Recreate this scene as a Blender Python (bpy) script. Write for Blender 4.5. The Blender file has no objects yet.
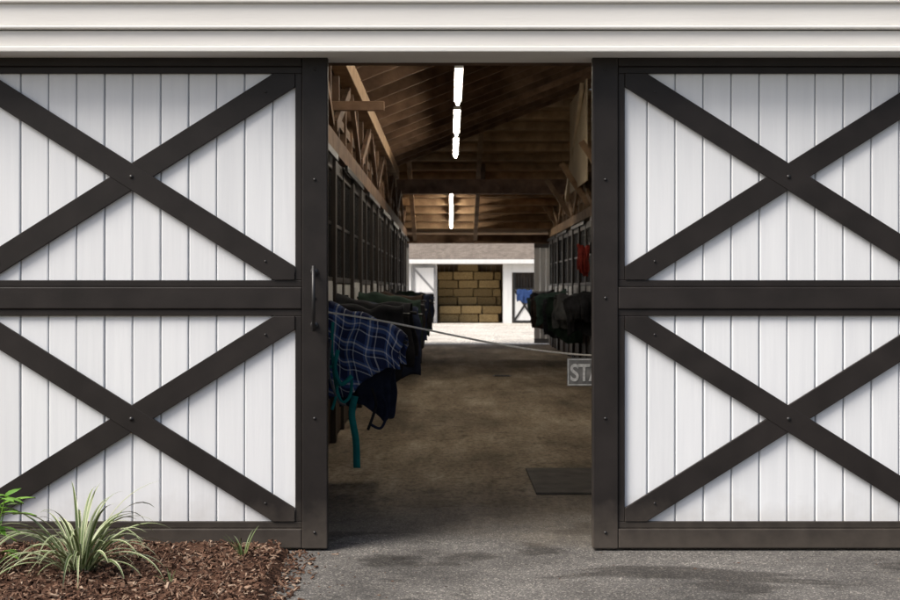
import bpy, bmesh, math, random
from mathutils import Vector, noise, Matrix
random.seed(4)
sc=bpy.context.scene
R=math.radians
H=1.456; F=1260.0
def PX(px,d): return (px-450)*d/F
def PZ(py,d): return H-(py-288)*d/F
# ---------------------------------------------------------------- materials
def newmat(n):
    m=bpy.data.materials.new(n); m.use_nodes=True
    nt=m.node_tree; b=nt.nodes['Principled BSDF']; return m,nt,b
def N(nt,t,**k):
    n=nt.nodes.new(t)
    for a,v in k.items(): setattr(n,a,v)
    return n
def ramp(nt,stops,interp='LINEAR'):
    r=nt.nodes.new('ShaderNodeValToRGB'); cr=r.color_ramp; cr.interpolation=interp
    while len(cr.elements)<len(stops): cr.elements.new(0.5)
    for e,(p,c) in zip(cr.elements,stops): e.position=p; e.color=(*c,1)
    return r
def mixc(nt,f,a,b_,mode='MIX'):
    mx=N(nt,'ShaderNodeMix',data_type='RGBA',blend_type=mode)
    if isinstance(f,(int,float)): mx.inputs[0].default_value=f
    else: nt.links.new(f,mx.inputs[0])
    nt.links.new(a,mx.inputs[6]); nt.links.new(b_,mx.inputs[7]); return mx.outputs[2]
def zdirt(nt,tc,out,scale,wob,top,col,amount):
    """dust / splash that fades out with height"""
    L=nt.links; sp=N(nt,'ShaderNodeSeparateXYZ'); L.new(tc.outputs['Object'],sp.inputs[0])
    n3=N(nt,'ShaderNodeTexNoise'); n3.inputs['Scale'].default_value=scale; n3.inputs['Detail'].default_value=5
    L.new(tc.outputs['Object'],n3.inputs['Vector'])
    ma=N(nt,'ShaderNodeMath',operation='MULTIPLY_ADD'); L.new(n3.outputs[0],ma.inputs[0]); ma.inputs[1].default_value=-wob
    L.new(sp.outputs['Z'],ma.inputs[2])
    mr=N(nt,'ShaderNodeMapRange'); L.new(ma.outputs[0],mr.inputs['Value']); mr.inputs['From Min'].default_value=-.1; mr.inputs['From Max'].default_value=top
    mr.inputs['To Min'].default_value=amount; mr.inputs['To Max'].default_value=0
    mx=N(nt,'ShaderNodeMix',data_type='RGBA'); L.new(mr.outputs[0],mx.inputs[0]); L.new(out,mx.inputs[6]); mx.inputs[7].default_value=(*col,1)
    return mx.outputs[2]
def noisy(name,c1,c2,scale=(1,1,1),nscale=5,rough=0.6,bump=0.1,bscale=None,detail=4,metal=0,spec=0.4,dist=0.01,lo=.3,hi=.7,island=0,dirt=None):
    m,nt,b=newmat(name); L=nt.links
    tc=N(nt,'ShaderNodeTexCoord'); mp=N(nt,'ShaderNodeMapping'); mp.inputs['Scale'].default_value=scale
    L.new(tc.outputs['Object'],mp.inputs[0])
    nz=N(nt,'ShaderNodeTexNoise'); nz.inputs['Scale'].default_value=nscale; nz.inputs['Detail'].default_value=detail
    L.new(mp.outputs[0],nz.inputs['Vector'])
    r=ramp(nt,[(lo,c1),(hi,c2)]); L.new(nz.outputs[0],r.inputs[0]); out=r.outputs[0]
    if island:
        g=N(nt,'ShaderNodeNewGeometry'); r2=ramp(nt,[(0,(1-island,)*3),(1,(1+island,)*3)]); L.new(g.outputs['Random Per Island'],r2.inputs[0])
        out=mixc(nt,1,out,r2.outputs[0],'MULTIPLY')
    if dirt: out=zdirt(nt,tc,out,*dirt)
    L.new(out,b.inputs['Base Color'])
    b.inputs['Roughness'].default_value=rough; b.inputs['Metallic'].default_value=metal
    b.inputs['Specular IOR Level'].default_value=spec
    if bump:
        n2=N(nt,'ShaderNodeTexNoise'); n2.inputs['Scale'].default_value=bscale or nscale*3; n2.inputs['Detail'].default_value=3
        L.new(mp.outputs[0],n2.inputs['Vector'])
        bp=N(nt,'ShaderNodeBump'); bp.inputs['Strength'].default_value=bump; bp.inputs['Distance'].default_value=dist
        L.new(n2.outputs[0],bp.inputs['Height']); L.new(bp.outputs[0],b.inputs['Normal'])
    return m
WHITE=noisy('white_paint',(.74,.75,.75),(.83,.83,.83),(3,3,.35),3,.5,.15,30,spec=.3)
PLANK=noisy('white_planks',(.79,.81,.835),(.845,.865,.885),(9,1,.6),2,.55,.2,6,6,spec=.3,dist=.004,lo=.25,hi=.6,island=.03,dirt=(9,.35,.14,(.42,.39,.34),.35))
CREAM=noisy('cream_trim',(.79,.775,.745),(.84,.83,.80),(.5,3,3),3,.5,.08,30,spec=.3)
FRAME=noisy('dark_brown_paint',(.0145,.012,.011),(.023,.019,.0175),(1,1,1),6,.48,.12,60,spec=.3,dist=.004,island=.15,dirt=(14,.25,.16,(.16,.135,.11),.38))
BLACK=noisy('black_metal',(.012,.012,.013),(.025,.024,.024),(1,1,1),8,.4,.05,spec=.5)
BLACKW=noisy('black_stall_wood',(.035,.025,.019),(.09,.065,.048),(1,1,.2),9,.6,.2,spec=.3,island=.3)
STFR=noisy('stall_frame_paint',(.024,.020,.017),(.055,.043,.036),(1,1,.3),8,.5,.05,spec=.4)
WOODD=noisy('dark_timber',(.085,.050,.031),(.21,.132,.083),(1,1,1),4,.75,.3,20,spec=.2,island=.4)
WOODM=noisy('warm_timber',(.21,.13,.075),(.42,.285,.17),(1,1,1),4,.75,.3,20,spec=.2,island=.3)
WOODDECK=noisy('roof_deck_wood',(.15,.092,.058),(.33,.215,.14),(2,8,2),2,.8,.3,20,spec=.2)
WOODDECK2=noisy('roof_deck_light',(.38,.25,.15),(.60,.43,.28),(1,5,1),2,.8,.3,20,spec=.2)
SHEDW=noisy('shed_board',(.16,.11,.065),(.27,.2,.12),(1,1,.3),5,.8,.1,spec=.2,island=.2)
PLY=noisy('plywood',(.55,.44,.29),(.68,.57,.41),(1,1,.3),4,.7,.1,spec=.2)
WHITEB=noisy('white_stable_board',(.55,.54,.52),(.78,.78,.76),(1,1,1),3,.6,.1,spec=.2)
GREYP=noisy('grey_paint',(.22,.22,.23),(.3,.3,.31),(1,1,1),5,.6,.1)
GROOVE=noisy('groove_paint',(.33,.35,.38),(.45,.47,.5),(1,1,1),5,.6,.1)
HAY=noisy('hay',(.20,.13,.06),(.50,.37,.18),(3,3,12),6,.95,.8,30,spec=.1,dist=.02,island=.25)
MUD=noisy('dark_floor_dirt',(.08,.06,.04),(.16,.12,.085),(1,1,1),3,.9,.3)
RUBBER=noisy('rubber_mat',(.05,.045,.038),(.11,.095,.08),(1,1,1),6,.8,.3,60)
def ygrad(nt,tc,y0,y1,wob=.9,ws=1.6):
    L=nt.links; sp=N(nt,'ShaderNodeSeparateXYZ'); L.new(tc.outputs['Object'],sp.inputs[0])
    n=N(nt,'ShaderNodeTexNoise'); n.inputs['Scale'].default_value=ws; n.inputs['Detail'].default_value=6; L.new(tc.outputs['Object'],n.inputs['Vector'])
    a=N(nt,'ShaderNodeMath',operation='MULTIPLY_ADD'); L.new(n.outputs[0],a.inputs[0]); a.inputs[1].default_value=wob*2; L.new(sp.outputs['Y'],a.inputs[2])
    mr=N(nt,'ShaderNodeMapRange'); L.new(a.outputs[0],mr.inputs['Value']); mr.inputs['From Min'].default_value=y0+wob; mr.inputs['From Max'].default_value=y1+wob
    return mr.outputs[0]
def groundmat(name,cols,cols2=None,patch=0.6,speck=220,rough=.9,bump=.6,stain=None):
    m,nt,b=newmat(name); L=nt.links
    tc=N(nt,'ShaderNodeTexCoord')
    def tex(scale,st=(1,1,1),detail=7,rg=.62,dis=0):
        mp=N(nt,'ShaderNodeMapping'); mp.inputs['Scale'].default_value=st; L.new(tc.outputs['Object'],mp.inputs[0])
        n=N(nt,'ShaderNodeTexNoise'); n.inputs['Scale'].default_value=scale; n.inputs['Detail'].default_value=detail; n.inputs['Roughness'].default_value=rg; n.inputs['Distortion'].default_value=dis
        L.new(mp.outputs[0],n.inputs['Vector']); return n.outputs[0]
    p=tex(patch)
    r1=ramp(nt,[(.34,cols[0]),(.5,cols[1]),(.68,cols[2])]); L.new(p,r1.inputs[0])
    vo=N(nt,'ShaderNodeTexVoronoi'); vo.inputs['Scale'].default_value=speck; L.new(tc.outputs['Object'],vo.inputs['Vector'])
    sp=N(nt,'ShaderNodeSeparateColor'); L.new(vo.outputs['Color'],sp.inputs[0])
    r2=ramp(nt,[(0,(.45,.45,.45)),(.55,(.95,.95,.95)),(.85,(1.15,1.13,1.1)),(1,(2.8,2.75,2.6))]); L.new(sp.outputs[0],r2.inputs[0])
    out=mixc(nt,1,r1.outputs[0],r2.outputs[0],'MULTIPLY')
    if stain:
        q=tex(stain[0],(.55,1.4,1),7,.6,.6)
        r5=ramp(nt,[(stain[1],(1,1,1)),(stain[1]+.05,stain[2])]); L.new(q,r5.inputs[0])
        out=mixc(nt,1,out,r5.outputs[0],'MULTIPLY')
        # dried pale blotches / aggregate worn through
        q2=tex(11,(1,1,1),6,.7); r8=ramp(nt,[(.52,(1,1,1)),(.66,(1.3,1.29,1.26))]); L.new(q2,r8.inputs[0])
        out=mixc(nt,1,out,r8.outputs[0],'MULTIPLY')
    if cols2:
        s=tex(1.0,(2.2,.35,1),9,.68)
        r3=ramp(nt,[(.32,cols2[0]),(.5,cols2[1]),(.66,cols2[2])]); L.new(s,r3.inputs[0])
        fine=tex(26,(1,.45,1),4,.7); r6=ramp(nt,[(.36,(.62,.60,.57)),(.56,(1.08,1.07,1.05))]); L.new(fine,r6.inputs[0])
        o2=mixc(nt,1,r3.outputs[0],r6.outputs[0],'MULTIPLY')
        sc_=tex(5,(1,.7,1),6,.7); r7=ramp(nt,[(.54,(1,1,1)),(.66,(.55,.53,.51))]); L.new(sc_,r7.inputs[0])
        o2=mixc(nt,1,o2,r7.outputs[0],'MULTIPLY')
        lg=tex(.8,(.9,.5,1),3,.5); r9=ramp(nt,[(.4,(.68,.67,.66)),(.6,(1.1,1.1,1.1))]); L.new(lg,r9.inputs[0])
        o2=mixc(nt,1,o2,r9.outputs[0],'MULTIPLY')
        out=mixc(nt,ygrad(nt,tc,7.1,9.6,.6),out,o2)
    L.new(out,b.inputs['Base Color'])
    b.inputs['Roughness'].default_value=rough; b.inputs['Specular IOR Level'].default_value=.25
    ad=N(nt,'ShaderNodeMath',operation='ADD'); L.new(p,ad.inputs[0]); L.new(sp.outputs[0],ad.inputs[1])
    bp=N(nt,'ShaderNodeBump'); bp.inputs['Strength'].default_value=bump; bp.inputs['Distance'].default_value=.004
    L.new(ad.outputs[0],bp.inputs['Height']); L.new(bp.outputs[0],b.inputs['Normal'])
    return m
GRND=groundmat('worn_asphalt_and_concrete',((.070,.067,.064),(.112,.107,.102),(.155,.149,.141)),((.20,.158,.112),(.34,.28,.205),(.50,.425,.33)),1.3,150,stain=(1.3,.545,(.50,.49,.48)))
YARD=groundmat('yard_concrete',((.44,.41,.37),(.55,.52,.47),(.64,.61,.56)),None,.5,40)
EARTH=groundmat('earth',((.09,.1,.04),(.16,.15,.09),(.2,.18,.12)),None,.2,30)
MULCH=noisy('mulch',(.04,.022,.015),(.12,.064,.042),(1,1,1),18,.95,.9,60,spec=.1,dist=.02)
def islandmat(name,stops,rough=.9,spec=.15):
    m,nt,b=newmat(name); L=nt.links
    g=N(nt,'ShaderNodeNewGeometry'); r=ramp(nt,stops); L.new(g.outputs['Random Per Island'],r.inputs[0])
    L.new(r.outputs[0],b.inputs['Base Color']); b.inputs['Roughness'].default_value=rough; b.inputs['Specular IOR Level'].default_value=spec
    return m
CHIP=islandmat('bark_chips',[(0,(.035,.02,.014)),(.4,(.10,.052,.034)),(.8,(.19,.115,.078)),(1,(.36,.27,.20))])
LEAFG=islandmat('blade_green',[(0,(.055,.09,.025)),(1,(.12,.17,.055))],.45,.4)
LEAFC=islandmat('blade_cream',[(0,(.30,.35,.19)),(1,(.48,.49,.33))],.45,.4)
LEAFB=islandmat('broad_leaf',[(0,(.08,.2,.02)),(1,(.2,.38,.05))],.45,.4)
ROPE=noisy('rope',(.5,.46,.38),(.72,.68,.6),(1,1,1),90,.9,.5,200,spec=.1)
SIGNM=noisy('sign_board',(.13,.13,.125),(.27,.265,.25),(1,1,1),14,.7,.2)
LETTER=noisy('sign_letter_paint',(.5,.5,.47),(.8,.8,.77),(1,1,1),40,.6,.1)
def cloth(name,c1,c2): return noisy(name,c1,c2,(1,1,1),9,.85,.25,120,spec=.2,dist=.003)
CL={'black':cloth('cloth_black',(.012,.012,.014),(.03,.03,.034)),'navy':cloth('cloth_navy',(.012,.016,.038),(.028,.038,.075)),
 'green':cloth('cloth_green',(.016,.03,.022),(.035,.06,.045)),'brown':cloth('cloth_brown',(.04,.028,.021),(.085,.06,.046)),
 'teal':cloth('cloth_teal',(.01,.17,.17),(.02,.28,.27)),
 'blue':cloth('cloth_blue',(.015,.035,.12),(.03,.065,.18)),'red':cloth('cloth_red',(.20,.022,.018),(.32,.045,.032)),
 'grey':cloth('cloth_grey',(.08,.085,.09),(.16,.165,.17))}
def plaid():
    m,nt,b=newmat('plaid_cloth'); L=nt.links
    uv=N(nt,'ShaderNodeUVMap'); sp=N(nt,'ShaderNodeSeparateXYZ'); L.new(uv.outputs[0],sp.inputs[0])
    outs=[]
    for ax,k in (('X',7.0),('Y',7.0)):
        mu=N(nt,'ShaderNodeMath',operation='MULTIPLY'); mu.inputs[1].default_value=k; L.new(sp.outputs[ax],mu.inputs[0])
        fr=N(nt,'ShaderNodeMath',operation='FRACT'); L.new(mu.outputs[0],fr.inputs[0])
        a=(.014,.026,.095);bb=(.09,.16,.42);w=(.85,.88,.95)
        r=ramp(nt,[(0,a),(.34,bb),(.46,w),(.54,bb),(.70,a),(.84,w),(.895,a)],'CONSTANT'); L.new(fr.outputs[0],r.inputs[0]); outs.append(r.outputs[0])
    o=mixc(nt,.5,outs[0],outs[1]); L.new(o,b.inputs['Base Color'])
    b.inputs['Roughness'].default_value=.85
    return m
CL['plaid']=plaid()
def shingle(name,c1,c2,mo):
    m,nt,b=newmat(name); L=nt.links
    tc=N(nt,'ShaderNodeTexCoord'); br=N(nt,'ShaderNodeTexBrick'); L.new(tc.outputs['Object'],br.inputs['Vector'])
    br.inputs['Scale'].default_value=3; br.inputs['Mortar Size'].default_value=.02
    br.inputs['Color1'].default_value=(*c1,1); br.inputs['Color2'].default_value=(*c2,1); br.inputs['Mortar'].default_value=(*mo,1)
    L.new(br.outputs[0],b.inputs['Base Color']); b.inputs['Roughness'].default_value=.95; b.inputs['Specular IOR Level'].default_value=.1
    return m
SHING=shingle('shingles',(.20,.18,.16),(.30,.27,.24),(.12,.11,.10))
SHING2=shingle('far_shingles',(.16,.135,.115),(.24,.205,.175),(.09,.08,.07))
m,nt,b=newmat('lit_tube'); b.inputs['Base Color'].default_value=(.9,.9,.9,1); b.inputs['Emission Color'].default_value=(1,.91,.77,1); b.inputs['Emission Strength'].default_value=60; TUBE=m
# ---------------------------------------------------------------- helpers
def empty(name,loc=(0,0,0)):
    o=bpy.data.objects.new(name,None); sc.collection.objects.link(o); o.location=loc; o.empty_display_size=.1; return o
def box(bm,x0,x1,y0,y1,z0,z1):
    vs=[bm.verts.new(c) for c in ((x0,y0,z0),(x1,y0,z0),(x1,y1,z0),(x0,y1,z0),(x0,y0,z1),(x1,y0,z1),(x1,y1,z1),(x0,y1,z1))]
    for f in ((0,3,2,1),(4,5,6,7),(0,1,5,4),(1,2,6,5),(2,3,7,6),(3,0,4,7)): bm.faces.new([vs[i] for i in f])
def beam(bm,p0,p1,w,h,up=(0,0,1)):
    p0=Vector(p0);p1=Vector(p1);d=(p1-p0).normalized();up=Vector(up)
    s=d.cross(up).normalized(); u=s.cross(d).normalized()
    vs=[]
    for p in (p0,p1):
        for a,b_ in ((-1,-1),(1,-1),(1,1),(-1,1)): vs.append(bm.verts.new(p+s*a*w/2+u*b_*h/2))
    for f in ((0,1,2,3),(7,6,5,4),(0,4,5,1),(1,5,6,2),(2,6,7,3),(3,7,4,0)): bm.faces.new([vs[i] for i in f])
def cyl(bm,p0,p1,r,n=10,r2=None):
    r2=r if r2 is None else r2
    p0=Vector(p0);p1=Vector(p1);d=(p1-p0).normalized();t=Vector((0,0,1)) if abs(d.z)<.9 else Vector((1,0,0))
    s=d.cross(t).normalized();u=s.cross(d)
    A=[bm.verts.new(p0+(s*math.cos(2*math.pi*i/n)+u*math.sin(2*math.pi*i/n))*r) for i in range(n)]
    B=[bm.verts.new(p1+(s*math.cos(2*math.pi*i/n)+u*math.sin(2*math.pi*i/n))*r2) for i in range(n)]
    for i in range(n): bm.faces.new((A[i],A[(i+1)%n],B[(i+1)%n],B[i]))
    bm.faces.new(A[::-1]);bm.faces.new(B)
def poly(bm,pts): bm.faces.new([bm.verts.new(p) for p in pts])
def prism(bm,pts,y0,y1):
    A=[bm.verts.new((x,y0,z)) for x,z in pts];B=[bm.verts.new((x,y1,z)) for x,z in pts];n=len(pts)
    bm.faces.new(A);bm.faces.new(B[::-1])
    for i in range(n): bm.faces.new((A[(i+1)%n],A[i],B[i],B[(i+1)%n]))
def fin(bm,name,mat,parent=None,bevel=0,smooth=False,segs=2):
    bmesh.ops.recalc_face_normals(bm,faces=bm.faces)
    me=bpy.data.meshes.new(name); bm.to_mesh(me); bm.free()
    o=bpy.data.objects.new(name,me); sc.collection.objects.link(o)
    for m in (mat if isinstance(mat,list) else [mat]): me.materials.append(m)
    if parent: o.parent=parent
    if smooth:
        for p in me.polygons: p.use_smooth=True
    if bevel:
        b=o.modifiers.new('b','BEVEL'); b.width=bevel; b.segments=segs; b.limit_method='ANGLE'
    return o
def curve(pts,name,r,mat,parent=None):
    cu=bpy.data.curves.new(name,'CURVE'); cu.dimensions='3D'; cu.bevel_depth=r; cu.bevel_resolution=3
    s=cu.splines.new('NURBS'); s.points.add(len(pts)-1)
    for p,c in zip(s.points,pts): p.co=(*c,1)
    s.use_endpoint_u=True; s.order_u=3
    o=bpy.data.objects.new(name,cu); sc.collection.objects.link(o); cu.materials.append(mat)
    if parent:o.parent=parent
    return o
def sheet(name,mat,x0,x1,y0,y1,z):
    bm=bmesh.new(); poly(bm,[(x0,y0,z),(x1,y0,z),(x1,y1,z),(x0,y1,z)]); return fin(bm,name,mat)
# ---------------------------------------------------------------- ground
sheet('ground',EARTH,-300,300,-300,300,-.010)
sheet('driveway',GRND,-9,11,-14,7.32,0)
sheet('stall_ground',MUD,-5,6.5,7.36,32.6,-.005)
sheet('aisle_floor',GRND,-1.12,2.55,7.32,32.6,0)
sheet('stable_yard',YARD,-30,40,32.6,52.4,.001)
# ---------------------------------------------------------------- barn doors
DY=7.0
def barn_door(x0,x1,handle_side):
    par=empty('sliding_barn_door')
    zb=PZ(550,DY)+.012; zt=PZ(54,DY)
    st=.142; py=lambda y:PZ(y,DY)
    yf=DY-.03; yb=DY+.03
    xa=x0+st; xb=x1-st
    bm=bmesh.new()
    box(bm,x0,xa,yf,yb,zb,zt); box(bm,xb,x1,yf,yb,zb,zt)
    box(bm,xa+.001,xb-.001,yf+.002,yb,py(67),zt-.002)
    box(bm,xa+.001,xb-.001,yf+.002,yb,py(309),py(287))
    box(bm,xa+.001,xb-.001,yf+.002,yb,zb+.002,py(528))
    fin(bm,'frame',FRAME,par,.006)
    bm=bmesh.new(); bolts=bmesh.new()
    t=.036
    for (pt,pb) in ((67,287),(309,528)):
        zt_,zb_=py(pt)-.002,py(pb)+.002
        a0,a1=xa+.002,xb-.002
        y0,y1=yf+.012,yb-.006
        box(bm,a0,a1,y0,y1,zt_-t,zt_); box(bm,a0,a1,y0,y1,zb_,zb_+t)
        box(bm,a0,a0+t,y0,y1,zb_+t+.001,zt_-t-.001); box(bm,a1-t,a1,y0,y1,zb_+t+.001,zt_-t-.001)
        i0,i1,j0,j1=a0+t+.001,a1-t-.001,zb_+t+.001,zt_-t-.001
        w=.128
        L_=math.hypot(i1-i0,j1-j0); dx=w/2*L_/(j1-j0); dz=w/2*L_/(i1-i0)
        yy0,yy1=yf+.006,yf+.026
        prism(bm,[(i0,j0),(i0+dx,j0),(i1,j1-dz),(i1,j1),(i1-dx,j1),(i0,j0+dz)],yy0,yy1)
        prism(bm,[(i0,j1),(i0,j1-dz),(i1-dx,j0),(i1,j0),(i1,j0+dz),(i0+dx,j1)],yy0-.003,yy1-.004)
        cx,cz=(i0+i1)/2,(j0+j1)/2
        cyl(bolts,(cx,yy0-.008,cz),(cx,yy0,cz),.011,12)
        for sx in (-1,1):
            for sz in (-1,1):
                k=.82
                cyl(bolts,(cx+sx*(i1-i0)/2*k,yy0-.007,cz+sz*(j1-j0)/2*k),(cx+sx*(i1-i0)/2*k,yy0+.002,cz+sz*(j1-j0)/2*k),.006,10)
    fin(bm,'trim_and_cross_braces',FRAME,par,.003)
    for xx in (x0+st/2,x1-st/2):
        for zz in (zb+.09,py(298),zt-.09,py(180),py(418)):
            cyl(bolts,(xx,yf-.005,zz),(xx,yf+.002,zz),.008,10)
    fin(bolts,'bolts',BLACK,par,0,True)
    bm=bmesh.new(); n=int(round((xb-xa)/.1525)); pw=(xb-xa-.02)/n
    for i in range(n):
        px0=xa+.01+i*pw; jit=random.uniform(-.0015,.0015)
        for (za,zc) in ((py(522),py(315)),(py(281),py(73))):
            g=random.uniform(.002,.0045)
            box(bm,px0+g,px0+pw-.003,DY+.001+jit,DY+.018,za-.02,zc+.02)
    fin(bm,'planks',PLANK,par,.007,segs=3)
    bm=bmesh.new(); box(bm,xa+.005,xb-.005,DY+.0135,DY+.024,zb+.03,zt-.03); fin(bm,'backing',GROOVE,par)
    if handle_side:
        hx=PX(315,DY)
        bm=bmesh.new()
        cyl(bm,(hx,yf-.05,py(331)),(hx,yf-.05,py(266)),.010,14)
        for zz in (py(325),py(272)): 
            cyl(bm,(hx,yf-.05,zz),(hx,yf,zz),.009,10); cyl(bm,(hx,yf-.008,zz),(hx,yf+.001,zz),.022,14)
        fin(bm,'pull_handle',BLACK,par,0,True)
    return par
barn_door(-2.85,PX(328,DY),1)
barn_door(PX(592,DY),2.96,0)
# ---------------------------------------------------------------- barn
barn=empty('stable_barn')
XL,XR=-1.12,2.55
XOL,XOR,XRD=-4.9,6.4,3.0
def zr(x):
    return 3.76+.40*(x+1.07) if x<=XRD else 3.76+.40*(XRD+1.07)-.40*(x-XRD)
def zB(y): return 5.1-.325*(y-25)
YA1=24.8; YE=32.4
bm=bmesh.new()
yw0,yw1=7.14,7.30
prism(bm,[(XOL,0),(XL,0),(XL,zr(XL)+.15),(XOL,zr(XOL)+.15)],yw0,yw1)
prism(bm,[(XR,0),(XOR,0),(XOR,zr(XOR)+.15),(XRD,zr(XRD)+.15),(XR,zr(XR)+.15)],yw0,yw1)
prism(bm,[(XL+.001,3.02),(XR-.001,3.02),(XR-.001,zr(XR)+.14),(XL+.001,zr(XL)+.14)],yw0+.002,yw1-.002)
fin(bm,'front_wall',WHITE,barn)
bm=bmesh.new(); box(bm,-3.6,4.4,7.05,7.13,PZ(57,7.05),PZ(57,7.05)+.25)
box(bm,-3.6,4.4,6.955,7.048,PZ(53,7.0)+.006,PZ(53,7.0)+.10)
fin(bm,'door_track',FRAME,barn,.004)
bm=bmesh.new(); box(bm,XL,XR,7.14,7.32,PZ(57,7.05)-.0,3.018); fin(bm,'door_header',WOODD,barn)
zf=PZ(51,6.78)
bm=bmesh.new()
box(bm,-6,8,6.80,7.135,zf,zf+.032)
box(bm,-6,8,6.815,7.133,zf+.033,zf+.118)
box(bm,-6,8,6.790,7.131,zf+.124,zf+.142)
box(bm,-6,8,6.802,7.129,zf+.143,zf+.262)
box(bm,-6,8,6.780,7.127,zf+.263,zf+.36)
fin(bm,'fascia_boards',CREAM,barn,.007,segs=3)
bm=bmesh.new()
def slab(bm,p,th):
    A=[bm.verts.new(v) for v in p];B=[bm.verts.new((v[0],v[1],v[2]+th)) for v in p]
    bm.faces.new(A[::-1]);bm.faces.new(B)
    for i in range(4): bm.faces.new((A[i],A[(i+1)%4],B[(i+1)%4],B[i]))
off=.27
slab(bm,[(XOL-.5,6.9,zr(XOL-.5)+off),(XRD,6.9,zr(XRD)+off),(XRD,YA1,zr(XRD)+off),(XOL-.5,YA1,zr(XOL-.5)+off)],.03)
slab(bm,[(XRD,6.9,zr(XRD)+off),(XOR+.5,6.9,zr(XOR+.5)+off),(XOR+.5,YA1,zr(XOR+.5)+off),(XRD,YA1,zr(XRD)+off)],.03)
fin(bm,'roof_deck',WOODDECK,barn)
bm=bmesh.new()
slab(bm,[(XOL-.5,6.9,zr(XOL-.5)+off+.035),(XRD,6.9,zr(XRD)+off+.035),(XRD,YA1,zr(XRD)+off+.035),(XOL-.5,YA1,zr(XOL-.5)+off+.035)],.03)
slab(bm,[(XRD,6.9,zr(XRD)+off+.035),(XOR+.5,6.9,zr(XOR+.5)+off+.035),(XOR+.5,YA1,zr(XOR+.5)+off+.035),(XRD,YA1,zr(XRD)+off+.035)],.03)
fin(bm,'roof_shingles',SHING,barn)
bm=bmesh.new()
y=7.6
while y<YA1:
    beam(bm,(XOL,y,zr(XOL)+.1),(XRD-.03,y,zr(XRD-.03)+.1),.05,.2)
    beam(bm,(XRD+.03,y,zr(XRD+.03)+.1),(XOR,y,zr(XOR)+.1),.05,.2)
    y+=.82
x=XOL+.2
while x<XOR: 
    beam(bm,(x,7.35,zr(x)+.235),(x,YA1,zr(x)+.235),.09,.045); x+=.42
fin(bm,'rafters_and_purlins',WOODD,barn)
bm=bmesh.new()
beam(bm,(-1.08,7.35,3.70),(-1.08,YA1,3.70),.16,.2)
beam(bm,(2.5,7.35,3.72),(2.5,YA1,3.72),.12,.2)
fin(bm,'wall_plates',WOODM,barn,.006)
bm=bmesh.new()
beam(bm,(-1.2,11.9,PZ(106,11.9)),(-.62,11.9,PZ(106,11.9)),.05,.09)
beam(bm,(XL-.1,27.8,3.69),(XR+.1,27.8,3.69),.2,.32)
beam(bm,(PX(483,27.8),27.8,3.86),(PX(483,27.8),27.8,zB(27.8)),.1,.1,(0,1,0))
beam(bm,(XL-.1,YE-.12,2.71),(XR+.1,YE-.12,2.71),.2,.22)
fin(bm,'tie_beams',WOODD,barn,.006)
bm=bmesh.new()
slab(bm,[(XOL,24.8,zB(24.8)+.16),(XOR,24.8,zB(24.8)+.16),(XOR,32.55,zB(32.55)+.16),(XOL,32.55,zB(32.55)+.16)],.04)
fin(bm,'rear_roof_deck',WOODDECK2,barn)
bm=bmesh.new(); y=25.1
while y<32.0:
    beam(bm,(XOL,y,zB(y)+.07),(XOR,y,zB(y)+.07),.05,.16); y+=.5
beam(bm,(PX(477,30),25,zB(25)-.06),(PX(477,30),32.2,zB(32.2)-.06),.10,.1)
beam(bm,(-.9,25,zB(25)-.06),(-.9,32.2,zB(32.2)-.06),.10,.1)
fin(bm,'rear_joists',WOODM,barn)
bm=bmesh.new()
prism(bm,[(XOL,zB(24.8)+.22),(XOR,zB(24.8)+.22),(XRD,zr(XRD)+.26)],24.84,24.88)
fin(bm,'roof_infill_boards',WOODD,barn)
for xo,s in ((XOL,-1),(XOR,1)):
    bm=bmesh.new(); t=.08
    x0,x1=(xo-t,xo) if s<0 else (xo,xo+t)
    box(bm,x0,x1,7.31,32.4,0,1.3)
    ztop=zr(xo)-.12
    box(bm,x0,x1,7.31,32.4,2.05 if s<0 else 2.7,max(2.15,ztop-.25))
    y=7.31
    while y<32: box(bm,x0+.002,x1-.002,y,y+1.2,1.3,2.06 if s<0 else 2.71); y+=2.75
    fin(bm,'outer_wall',WOODDECK2,barn)
bm=bmesh.new(); box(bm,2.34,2.36,21.6,24.6,3.3,5.05); box(bm,-1.2,-1.17,25,32.3,2.95,4.9);fin(bm,'plywood_sheet',PLY,barn)
bm=bmesh.new(); beam(bm,(2.28,21.8,4.95),(2.42,26.2,3.3),.06,.14); fin(bm,'diagonal_brace',PLY,barn,.003)
lz=H+2.18
def tube_light(p0,p1):
    par=empty('strip_light')
    bm=bmesh.new(); beam(bm,Vector(p0)+Vector((0,0,.05)),Vector(p1)+Vector((0,0,.05)),.09,.045); fin(bm,'housing',WHITE,par,.004)
    bm=bmesh.new(); cyl(bm,p0,p1,.020,8); fin(bm,'tube',TUBE,par,0,True)
    bm=bmesh.new()
    for p in (Vector(p0).lerp(Vector(p1),.1),Vector(p0).lerp(Vector(p1),.9)): cyl(bm,p+Vector((0,0,.07)),p+Vector((0,0,.36)),.004,6)
    fin(bm,'hangers',BLACK,par)
for a,b_ in ((71,104),(112,135),(140,157)):
    ya=F*2.18/(288-a); yb=F*2.18/(288-b_)
    tube_light((.09,ya,lz),(.09,yb,lz))
tube_light((.09,10.0,lz),(.09,12.2,lz))
tube_light((.03,29.2,zB(29.2)-.10),(.03,31.3,zB(31.3)-.10))
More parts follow.
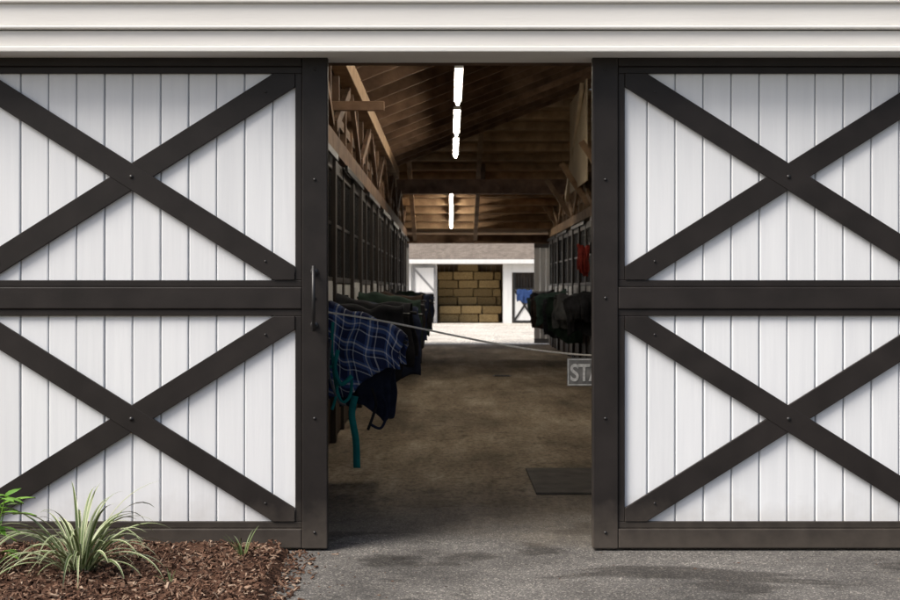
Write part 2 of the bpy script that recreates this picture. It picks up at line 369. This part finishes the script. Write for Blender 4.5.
# ---------------------------------------------------------------- stall fronts
def stall_row(xw,s,y0,y1):
    par=empty('horse_stall_row')
    def bx(bm,a,b,*r):
        x=sorted((xw+s*a,xw+s*b)); box(bm,x[0],x[1],*r)
    bd=bmesh.new(); wh=bmesh.new(); fr=bmesh.new(); wd=bmesh.new(); br=bmesh.new(); rr=random.Random(3)
    y=y0
    while y<y1-.5:
        ye=min(y+3.5,y1)
        bx(fr,-.06,.05,y,y+.14,0,2.74)
        ys=y+.14
        yy=ys
        while yy<ye-.02:
            bx(bd,-.045,0,yy+.003,min(yy+.15,ye),.02,1.26); yy+=.15
        bx(wh,-.05,.012,ys+.01,ys+1.0,1.27,1.50); bx(wh,-.05,.012,ys+1.12,ye-1.3,1.27,1.50); bx(wh,-.05,.03,ye-1.18,ye-.08,1.24,1.52)
        bx(fr,-.05,.03,ys+1.0,ys+1.11,.0,2.7)
        bx(fr,-.05,.05,ye-1.3,ye-1.19,.0,2.7)
        bx(fr,-.05,.022,ys,ye,1.505,1.56); bx(fr,-.05,.022,ys,ye,2.56,2.68)
        bx(fr,-.05,.020,ys,ye,1.2,1.262)
        yy=ys+.05
        while yy<ye: bx(br,-.012,.004,yy,yy+.016,1.56,2.56); yy+=.11
        bx(br,-.02,.010,ys,ye,2.05,2.08)
        bx(br,.055,.08,ye-2.5,ye-.05,2.64,2.70)
        bx(wd,-.1,.03,y,ye-.002,2.75,2.93)
        for yy in (y+.02,y+.9,y+1.75,y+2.6):
            bx(wd,-.12,0,yy,yy+.1,2.94,3.60)
        bx(wd,-.06,-.02,y,ye-.002,3.12,3.22)
        bx(wd,-.11,-.07,y,ye-.002,3.36,3.5)
        a=Vector((xw+s*.03,y+.1,2.98)); b=Vector((xw+s*.03,y+1.7,3.55)); beam(wd,a,b,.05,.11)
        if rr.random()<.7: beam(wd,(xw+s*.03,y+3.3,2.98),(xw+s*.03,y+2.1,3.55),.05,.09)
        beam(wd,(xw+s*.02,y+.08,2.85),(xw-s*3.5,y+.08,2.85),.08,.16)
        if s<0: beam(wd,(xw,y+.9,2.98),(xw-.5,y+.9,3.75),.05,.1)
        bx(wh,.032,.045,ye-.95,ye-.45,1.30,1.46)
        bx(bd,-3.7,-.12,y+.03,y+.09,0,2.3)
        y+=3.5
    fin(bd,'stall_boards',BLACKW,par); fin(wh,'white_boards',WHITEB,par,.004); fin(fr,'stall_frames',STFR,par,.004)
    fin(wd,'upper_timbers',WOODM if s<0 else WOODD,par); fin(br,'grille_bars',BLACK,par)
    return par
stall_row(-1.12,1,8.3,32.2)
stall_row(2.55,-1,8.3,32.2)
# ---------------------------------------------------------------- blankets
def blanket(kind,c,ang,L,front,back,r=.045,seed=0,flare=0.0,tilt=0.0,amp=.03,bar=True,name='horse_blanket',taper=0,puffk=.05):
    rnd=random.Random(seed); par=empty(name)
    a=Vector((math.cos(ang),math.sin(ang),tilt)).normalized(); n=Vector((math.sin(ang),-math.cos(ang),0))
    c=Vector(c); nu,nv=34,50
    bm=bmesh.new(); uvl=bm.loops.layers.uv.new('UVMap'); G=[];UV=[]
    ph=[rnd.uniform(0,6.28) for _ in range(6)]; fq=[rnd.uniform(1.2,2.4),rnd.uniform(3,4.6),rnd.uniform(6,9)]
    for i in range(nu+1):
        u=i/nu; row=[];uvr=[]
        for j in range(nv+1):
            v=j/nv*2-1; av=abs(v)
            sgn=1 if v>0 else -1; dropm=front if v>0 else back
            dropm*=(1+.08*math.sin(u*5+ph[0])+.04*math.sin(u*11+ph[1]))*(1-taper*u**1.3)
            if av<.12: th=av/.12*math.pi/2; o=r*math.sin(th)*sgn; z=r*math.cos(th); drop=0
            else: drop=(av-.12)/.88; o=r*sgn; z=-drop*dropm
            w=amp*(drop**.6)*(math.sin(u*6.28*fq[0]/1.6+ph[2]+drop*.8)*1.2+.6*math.sin(u*6.28*fq[1]/1.6+ph[3]-drop)+.25*math.sin(u*6.28*fq[2]/1.6+ph[4]))
            puff=puffk*math.sin(min(1,drop)*math.pi)*math.sin(u*math.pi)
            o+=sgn*(abs(w)*.9+puff)+w*.3
            sag=-.02*math.sin(u*math.pi*2+ph[5])-.012*math.sin(u*17+ph[1])
            uu=(u-.5)*(1+flare*drop)+.02*math.sin(drop*5+ph[2])
            p=c+a*(uu*L)+n*o+Vector((0,0,z+sag))
            p+=Vector((noise.noise(p*7),noise.noise(p*7+Vector((9,0,0))),noise.noise(p*7+Vector((0,9,0)))))*.02
            row.append(bm.verts.new(p)); uvr.append((u*L,sgn*(drop*dropm+min(av,.12)*.5)))
        G.append(row);UV.append(uvr)
    for i in range(nu):
        for j in range(nv):
            f=bm.faces.new((G[i][j],G[i+1][j],G[i+1][j+1],G[i][j+1]))
            for l,(ii,jj) in zip(f.loops,((i,j),(i+1,j),(i+1,j+1),(i,j+1))): l[uvl].uv=UV[ii][jj]
    me=bpy.data.meshes.new('cloth'); bm.to_mesh(me); bm.free()
    for p in me.polygons:p.use_smooth=True
    o=bpy.data.objects.new('cloth',me); sc.collection.objects.link(o); me.materials.append(CL[kind]); o.parent=par
    sd=o.modifiers.new('s','SOLIDIFY'); sd.thickness=.012
    if bar:
        bm=bmesh.new(); cyl(bm,c-a*L*.62,c+a*L*.56,.014,10)
        e=c-a*L*.62; box(bm,e.x-.02,e.x+.03,e.y-.05,e.y+.05,e.z-.1,e.z+.1)
        fin(bm,'rack_bar',BLACK,par,0)
    return par
def strap(pts,w,mat,par,name='strap'):
    bm=bmesh.new(); prev=None
    P=[Vector(p) for p in pts]
    Q=[]
    for i in range(len(P)-1):
        p0=P[max(0,i-1)];p1=P[i];p2=P[i+1];p3=P[min(len(P)-1,i+2)]
        for k in range(6):
            t=k/6; Q.append(.5*((2*p1)+(-p0+p2)*t+(2*p0-5*p1+4*p2-p3)*t*t+(-p0+3*p1-3*p2+p3)*t**3))
    Q.append(P[-1])
    for i,q in enumerate(Q):
        d=(Q[min(i+1,len(Q)-1)]-Q[max(i-1,0)]).normalized(); s=d.cross(Vector((0.2,1,0))).normalized()*w/2
        cur=(bm.verts.new(q-s),bm.verts.new(q+s))
        if prev: bm.faces.new((prev[0],prev[1],cur[1],cur[0]))
        prev=cur
    o=fin(bm,name,mat,par,0,True); sd=o.modifiers.new('s','SOLIDIFY'); sd.thickness=.005
def W(px,py,d): return (PX(px,d),d,PZ(py,d))
pb=blanket('plaid',(-.61,9.15,1.19),R(-12),.60,.60,.50,.06,seed=3,flare=.0,tilt=-.42,amp=.030,taper=.72,puffk=.07)
strap([W(333,322,8.95),W(332,350,8.95),W(336,385,8.95),W(342,402,8.95),W(350,396,8.95),W(352,380,8.95)],.022,CL['teal'],pb)
strap([W(338,350,8.85),W(335,368,8.85),W(341,384,8.85),W(352,376,8.85)],.03,CL['teal'],pb)
strap([W(330,366,8.9),W(336,372,8.9),W(337,392,8.9),W(332,410,8.9)],.02,CL['teal'],pb)
strap([W(355,396,9.0),W(352,415,9.0),W(356,440,9.0),W(357,468,9.0)],.05,CL['teal'],pb,'hanging_strap')
strap([W(331,340,8.9),W(329,372,8.9),W(338,400,8.9),W(346,405,8.9)],.016,CL['grey'],pb)
strap([W(372,388,9.05),W(376,405,9.05),W(368,430,9.05)],.02,CL['black'],pb)
b2=blanket('navy',(-.64,9.55,.90),R(-8),.46,.36,.36,.06,seed=12,flare=-.2,tilt=-.1,amp=.04)
strap([W(382,395,9.3),W(387,412,9.3),W(381,428,9.3),W(370,424,9.3)],.02,CL['navy'],b2)
cols=['black','black','navy','green','black','brown','navy','black','black','green','navy','black']
y=10.5
for i,k in enumerate(cols):
    rr=random.Random(i+50)
    blanket(k,(-.70+rr.uniform(-.03,.03),y,1.27+rr.uniform(-.05,.04)),R(rr.uniform(-14,14)),.66+rr.uniform(-.04,.1),.56+rr.uniform(-.1,.15),.42,.06,seed=20+i,tilt=rr.uniform(-.22,-.02),amp=.05,flare=rr.uniform(-.15,.1))
    y+=1.35 if i<5 else 1.7
colsr=['black','grey','green','black','green','brown','black','green']
y=21.4
for i,k in enumerate(colsr):
    rr=random.Random(i+150)
    blanket(k,(2.20+rr.uniform(-.05,.03),y,1.24+rr.uniform(-.08,.06)),R(180+rr.uniform(-16,16)),.56+rr.uniform(-.06,.16),.70+rr.uniform(-.16,.2),.45,.06,seed=60+i,tilt=rr.uniform(-.25,-.02),amp=.05,flare=rr.uniform(-.2,.1),taper=rr.uniform(0,.35))
    y+=1.4
blanket('red',(2.36,22.3,PZ(248,22.3)),R(180),.20,.46,.4,.03,seed=91,amp=.03,bar=True)
# ---------------------------------------------------------------- rope + sign
rp=empty('rope_barrier')
pts=[(-1.10,8,PZ(306,8)),W(330,312,8),W(400,324,8),W(470,339,8),W(520,348,8),W(568,354,8),(.95,8,PZ(356,8)),(1.25,8,PZ(353,8)),(1.9,8,1.16),(2.53,8,1.32)]
curve(pts,'rope',.0065,ROPE,rp)
bm=bmesh.new()
cyl(bm,(-1.12,8,PZ(306,8)),(-1.06,8,PZ(306,8)),.02,10); cyl(bm,(2.48,8,1.32),(2.56,8,1.32),.02,10)
fin(bm,'rope_eyes',BLACK,rp)
sg=empty('hanging_sign')
sx0=PX(567,8); sx1=sx0+.47
bm=bmesh.new(); box(bm,sx0,sx1,7.985,8.0,PZ(386,8),PZ(358,8)); o=fin(bm,'board',SIGNM,sg,.003)
bm=bmesh.new()
zt_,zb_=PZ(358,8)-.006,PZ(386,8)+.006
box(bm,sx0+.004,sx1-.004,7.9825,7.986,zt_-.006,zt_); box(bm,sx0+.004,sx1-.004,7.9825,7.986,zb_,zb_+.006); box(bm,sx0+.004,sx0+.010,7.9825,7.986,zb_+.006,zt_-.006)
fin(bm,'border',LETTER,sg)
tx=bpy.data.curves.new('lettering','FONT'); tx.body='STAFF'; tx.size=.150; tx.extrude=.002; tx.offset=.003; tx.space_character=.92
to=bpy.data.objects.new('lettering',tx); sc.collection.objects.link(to); to.parent=sg; to.rotation_euler=(R(90),0,0); to.scale=(.82,1,1); to.location=(sx0+.018,7.982,PZ(380.5,8)); tx.materials.append(LETTER)
bm=bmesh.new()
for xx in (sx0+.04,sx1-.04): cyl(bm,(xx,7.992,PZ(358.5,8)),(xx,8,PZ(354,8)),.003,6)
fin(bm,'sign_wires',BLACK,sg)
# ---------------------------------------------------------------- mat, drain
bm=bmesh.new()
y0=F*H/(495-288); y1=F*H/(470-288)
xl=PX(536,y0)
box(bm,xl,xl+1.1,y0,y1,.001,.018); fin(bm,'rubber_mat',RUBBER,None,.006)
bm=bmesh.new(); d=F*H/(376-288); cyl(bm,(PX(502,d),d,-.002),(PX(502,d),d,.006),.16,24)
for k in range(-3,4): box(bm,PX(502,d)-.12,PX(502,d)+.12,d+k*.04-.008,d+k*.04+.008,.006,.010)
fin(bm,'floor_drain',BLACK)
# ---------------------------------------------------------------- far stable building
fb=empty('white_stable_building'); D=52.
fx=lambda p:PX(p,D); fz=lambda p:PZ(p,D)
bm=bmesh.new()
zt_=2.44
box(bm,-12,fx(411),D,D+.15,0,zt_); box(bm,fx(536),16,D,D+.15,0,zt_)
box(bm,-12,16,D-.002,D+.15,zt_+.002,2.62)
box(bm,fx(503),fx(512),D,D+.15,0,zt_)
box(bm,fx(512)+.003,fx(536)-.003,D,D+.15,2.1,zt_)
box(bm,fx(411)+.003,fx(437),D+.1,D+.18,0,zt_)
fin(bm,'front_wall',WHITE,fb)
bm=bmesh.new(); slab(bm,[(-13,D-.4,2.60),(17,D-.4,2.60),(17,D+5,5.2),(-13,D+5,5.2)],.08); slab(bm,[(-13,D+5,5.2),(17,D+5,5.2),(17,D+10.4,2.6),(-13,D+10.4,2.6)],.08); fin(bm,'shingle_roof',SHING2,fb)
bm=bmesh.new(); box(bm,-13,17,D-.44,D-.405,2.46,2.63); fin(bm,'gutter_board',WHITE,fb)
bm=bmesh.new(); box(bm,-12,16,D+9.8,D+10,0,2.5); box(bm,-12,-11.8,D+.2,D+9.8,0,2.5); box(bm,15.8,16,D+.2,D+9.8,0,2.5)
fin(bm,'rear_walls',WHITE,fb)
bm=bmesh.new()
x=fx(425)
while x<fx(515): box(bm,x,x+.19,D+2.3,D+2.35,0,2.6); x+=.2
box(bm,fx(425),fx(436),D+.2,D+2.3,0,2.6); box(bm,fx(504),fx(515),D+.2,D+2.3,0,2.6)
fin(bm,'hay_shed_boards',SHEDW,fb)
bm=bmesh.new(); a,b_=fx(413),fx(436)
box(bm,a,b_,D-.08,D-.03,.05,zt_-.05); fin(bm,'shed_door',WHITE,fb)
bm=bmesh.new()
for (p,q,r_,s_) in ((a,b_,.05,.15),(a,b_,zt_-.15,zt_-.05),(a,b_,1.15,1.27)): box(bm,p,q,D-.10,D-.081,r_,s_)
box(bm,a,a+.09,D-.102,D-.081,.05,zt_-.05); box(bm,b_-.09,b_,D-.102,D-.081,.05,zt_-.05)
beam(bm,(a+.05,D-.09,.2),(b_-.05,D-.09,1.15),.02,.09); beam(bm,(a+.05,D-.093,1.15),(b_-.05,D-.093,.2),.02,.09)
beam(bm,(a+.05,D-.09,2.25),(b_-.05,D-.09,1.3),.02,.09)
fin(bm,'shed_door_braces',GREYP,fb)
bm=bmesh.new(); a,b_=fx(513),fx(536)
box(bm,a,b_,D+.02,D+.07,.03,1.38); fin(bm,'stall_half_door',WHITE,fb)
bm=bmesh.new(); box(bm,a,b_,D+.4,D+.45,0,2.2); fin(bm,'stall_dark_interior',BLACKW,fb)
bm=bmesh.new()
box(bm,a,b_,D-.002,D+.018,1.38,1.46); box(bm,a,b_,D-.002,D+.018,.03,.12); box(bm,a,a+.07,D-.004,D+.018,.03,2.1); box(bm,b_-.07,b_,D-.004,D+.018,.03,2.1)
beam(bm,(a+.05,D+.005,.1),(b_-.05,D+.005,1.38),.02,.08); beam(bm,(a+.05,D+.008,1.38),(b_-.05,D+.008,.1),.02,.08)
x=a+.1
while x<b_: box(bm,x,x+.02,D+.02,D+.04,1.46,2.1); x+=.12
fin(bm,'stall_door_frame',BLACK,fb)
blanket('blue',(fx(524),D-.12,fz(291)),0,.62,.45,.1,.05,seed=77,amp=.04)
bm=bmesh.new()
rr=random.Random(8)
for row in range(7):
    x=fx(438)+(.05 if row<2 else -.2*(row%2))
    front=row<2
    while x<fx(502)-(.5 if front else .1):
        w=.88+rr.uniform(-.06,.04); zz=row*.36; yo=rr.uniform(-.08,.08)+(0 if front else .75)
        if row>=5 and rr.random()<.3: x+=w; continue
        box(bm,max(x,fx(437)+.02),min(x+w-.03,fx(503)-.02),D+.95+yo,D+1.45+yo,zz+.01,zz+.35) ; x+=w
for v in bm.verts: v.co+=Vector((rr.uniform(-.02,.02),rr.uniform(-.02,.02),rr.uniform(-.008,.008)))
fin(bm,'hay_bale_stack',HAY,None,.04)
for (a,b_) in ((XR-.38,XR+1.6),(XL-1.7,XL+.06)):
    par=empty('rear_sliding_door')
    bm=bmesh.new(); x=a
    while x<b_-.05: box(bm,x+.003,min(x+.15,b_),YE+.12,YE+.15,.03,2.62); x+=.153
    fin(bm,'planks',WHITE,par)
    bm=bmesh.new()
    for z in (.03,1.25,2.5): box(bm,a,b_,YE+.095,YE+.118,z,z+.12)
    fin(bm,'rails',GREYP,par)
bm=bmesh.new(); box(bm,XOL,XL,YE,YE+.09,0,2.7); box(bm,XR,XOR,YE,YE+.09,0,2.7); fin(bm,'rear_wall',WHITE,barn)
# ---------------------------------------------------------------- planting bed
bed=empty('mulch_bed')
def edge(y):
    return PX(256,6.4)+.10+.10*(6.9-y)*.4+.035*noise.noise(Vector((y*4,0,5)))+.02*noise.noise(Vector((y*14,0,2)))
bm=bmesh.new(); nx,ny=90,50; G=[]
for j in range(ny+1):
    y=4.2+(6.93-4.2)*j/ny; row=[]; ex=edge(y)
    for i in range(nx+1):
        t=i/nx; x=-4.2+(ex+4.2)*t
        e=max(0.0,min(1.0,(ex-x)/.12))
        z=.004+.045*e**.6+ .018*e*noise.noise(Vector((x*9,y*9,0)))+.010*e*noise.noise(Vector((x*28,y*28,3)))
        row.append(bm.verts.new((x,y,z)))
    G.append(row)
for j in range(ny):
    for i in range(nx): bm.faces.new((G[j][i],G[j][i+1],G[j+1][i+1],G[j+1][i]))
fin(bm,'soil',MULCH,bed,0,True)
bm=bmesh.new(); rr=random.Random(5)
for k in range(7500):
    y=rr.uniform(5.3,6.93); ex=edge(y); x=ex-.02-abs(rr.random()**1.1)*(ex+3.2) 
    if k>7200: x=ex+abs(rr.gauss(0,.07))
    l=rr.uniform(.012,.05); w=rr.uniform(.005,.014); h=rr.uniform(.003,.008)
    if rr.random()<.04: l*=1.6; w*=1.9
    z=.008+(.045+.014*noise.noise(Vector((x*9,y*9,0)))+rr.uniform(-.006,.014) if x<ex-.03 else 0)
    M=Matrix.Translation((x,y,z))@Matrix.Rotation(rr.uniform(0,6.28),4,'Z')@Matrix.Rotation(rr.gauss(0,.45),4,'Y')@Matrix.Rotation(rr.gauss(0,.4),4,'X')
    vs=[]
    for c in ((-1,-1,-1),(1,-.6,-1),(1,.7,-1),(-1,1,-1),(-.9,-.9,1),(.9,-.5,1),(.8,.6,1),(-1,.8,1)): vs.append(bm.verts.new(M@Vector((c[0]*l/2,c[1]*w/2,c[2]*h/2))))
    for f in ((4,5,6,7),(0,1,5,4),(1,2,6,5),(2,3,7,6),(3,0,4,7)): bm.faces.new([vs[i] for i in f])
fin(bm,'bark_chips',CHIP,bed)
def blade(bm,base,az,L,lift,droop,w,variegated=True,twist=0):
    p=Vector(base); d=Vector((math.cos(az),math.sin(az),0)); th=lift; seg=12; st=L/seg; prev=None
    s0=Vector((-math.sin(az),math.cos(az),0))
    for i in range(seg+1):
        t=i/seg; wd=w*(.55+.9*t if t<.4 else .91*max(0,(1-((t-.4)/.6)**1.7))+.02)
        dirv=d*math.cos(th)+Vector((0,0,math.sin(th))); nrm=dirv.cross(s0).normalized()
        s=(s0*math.cos(twist*t)+nrm*math.sin(twist*t))
        cup=nrm*wd*.22
        cur=[bm.verts.new(p-s*wd/2),bm.verts.new(p-s*wd*.27+cup*-.6),bm.verts.new(p+s*wd*.27+cup*-.6),bm.verts.new(p+s*wd/2)]
        if prev:
            for k in range(3):
                f=bm.faces.new((prev[k],prev[k+1],cur[k+1],cur[k])); f.material_index=1 if (variegated and k!=1) else 0; f.smooth=True
        prev=cur; p=p+dirv*st; th-=droop/seg*(.4+1.4*t)
def grass(name,base,n,Lr,w,seed,variegated=True,liftr=(.6,1.45),droopr=(1.2,2.6),spread=.05):
    bm=bmesh.new(); rr=random.Random(seed)
    for k in range(n):
        az=rr.uniform(0,6.283); r=rr.uniform(0,spread)
        lift=rr.uniform(*liftr)
        blade(bm,(base[0]+r*math.cos(az),base[1]+r*math.sin(az),base[2]),az+rr.uniform(-.4,.4),rr.uniform(*Lr),lift,rr.uniform(*droopr),w*rr.uniform(.7,1.2),variegated,rr.uniform(-.8,.8))
    return fin(bm,name,[LEAFG,LEAFC])
grass('variegated_grass_plant',(PX(80,6.25),6.25,.04),84,(.34,.62),.022,3,liftr=(.6,1.5),droopr=(1.1,2.6),spread=.07)
grass('grass_weed',(PX(243,6.55),6.55,.04),12,(.10,.20),.009,6,False,(.9,1.5),(.3,1.2),.015)
grass('grass_weed',(PX(170,6.0),6.0,.04),7,(.05,.10),.006,9,False,(.9,1.5),(.3,1.2),.015)
bm=bmesh.new(); rr=random.Random(2); bc=Vector((PX(-14,6.3),6.3,.04))
for k in range(52):
    az=rr.uniform(0,6.28); h=rr.uniform(.08,.38); r=rr.uniform(.02,.16); p=bc+Vector((math.cos(az)*r,math.sin(az)*r,h))
    L_=rr.uniform(.07,.13); w=L_*.45; d=Vector((math.cos(az),math.sin(az),rr.uniform(-.3,.6))).normalized(); s=d.cross(Vector((0,0,1))).normalized(); n=s.cross(d)
    rows=[]
    for t,ww in ((0,.08),(.25,.8),(.5,1),(.75,.7),(1,.02)):
        q=p+d*L_*t-n*L_*.25*t*t; rows.append([bm.verts.new(q-s*w/2*ww+n*.006),bm.verts.new(q),bm.verts.new(q+s*w/2*ww+n*.006)])
    for a_,b_ in zip(rows,rows[1:]):
        for q in range(2): f=bm.faces.new((a_[q],a_[q+1],b_[q+1],b_[q])); f.smooth=True
    if k%3==0: cyl(bm,bc+Vector((0,0,-.03)),p,.003,5)
fin(bm,'broadleaf_shrub',LEAFB)
bm=bmesh.new(); rr=random.Random(11)
for k in range(110):
    x=rr.uniform(-1.0,2.6); y=rr.uniform(5.7,6.95); l=rr.uniform(.004,.013); a=rr.uniform(0,6.28)
    if rr.random()<.5: x=-.9+abs(rr.gauss(0,.3))
    q=[(x+l*math.cos(a),y+l*math.sin(a),.003),(x+.4*l*math.cos(a+1.6),y+.4*l*math.sin(a+1.6),.006),(x-l*math.cos(a),y-l*math.sin(a),.003),(x-.4*l*math.cos(a+1.6),y-.4*l*math.sin(a+1.6),.004)]
    poly(bm,q)
fin(bm,'fallen_debris',CHIP)
# ---------------------------------------------------------------- light : bright hazy day, soft side sun
el,az=R(50),R(242)
S=Vector((math.sin(az)*math.cos(el),math.cos(az)*math.cos(el),math.sin(el)))
sd=bpy.data.lights.new('sun','SUN'); sd.energy=4.5; sd.angle=R(32); sd.color=(1,.955,.89)
so=bpy.data.objects.new('sun',sd); sc.collection.objects.link(so); so.rotation_euler=S.to_track_quat('Z','Y').to_euler(); so.location=(0,0,20)
w=bpy.data.worlds.new('World'); sc.world=w; w.use_nodes=True; nt=w.node_tree
sk=nt.nodes.new('ShaderNodeTexSky'); sk.sky_type='NISHITA'; sk.sun_disc=False; sk.sun_elevation=el; sk.sun_rotation=az; sk.dust_density=5.0; sk.air_density=1.0; sk.ozone_density=.7
bg=nt.nodes['Background']; bg.inputs[1].default_value=.15; nt.links.new(sk.outputs[0],bg.inputs[0])
# ---------------------------------------------------------------- camera
cd=bpy.data.cameras.new('camera'); cd.lens=F/900*36; cd.sensor_width=36; cd.shift_y=-12/900; cd.clip_end=1000; cd.clip_start=.05
cd.dof.use_dof=True; cd.dof.focus_distance=7.0; cd.dof.aperture_fstop=5.6
co=bpy.data.objects.new('camera',cd); sc.collection.objects.link(co); co.location=(0,0,H); co.rotation_euler=(R(90),0,0); sc.camera=co
sc.view_settings.view_transform='Standard'; sc.view_settings.look='None'; sc.view_settings.exposure=0
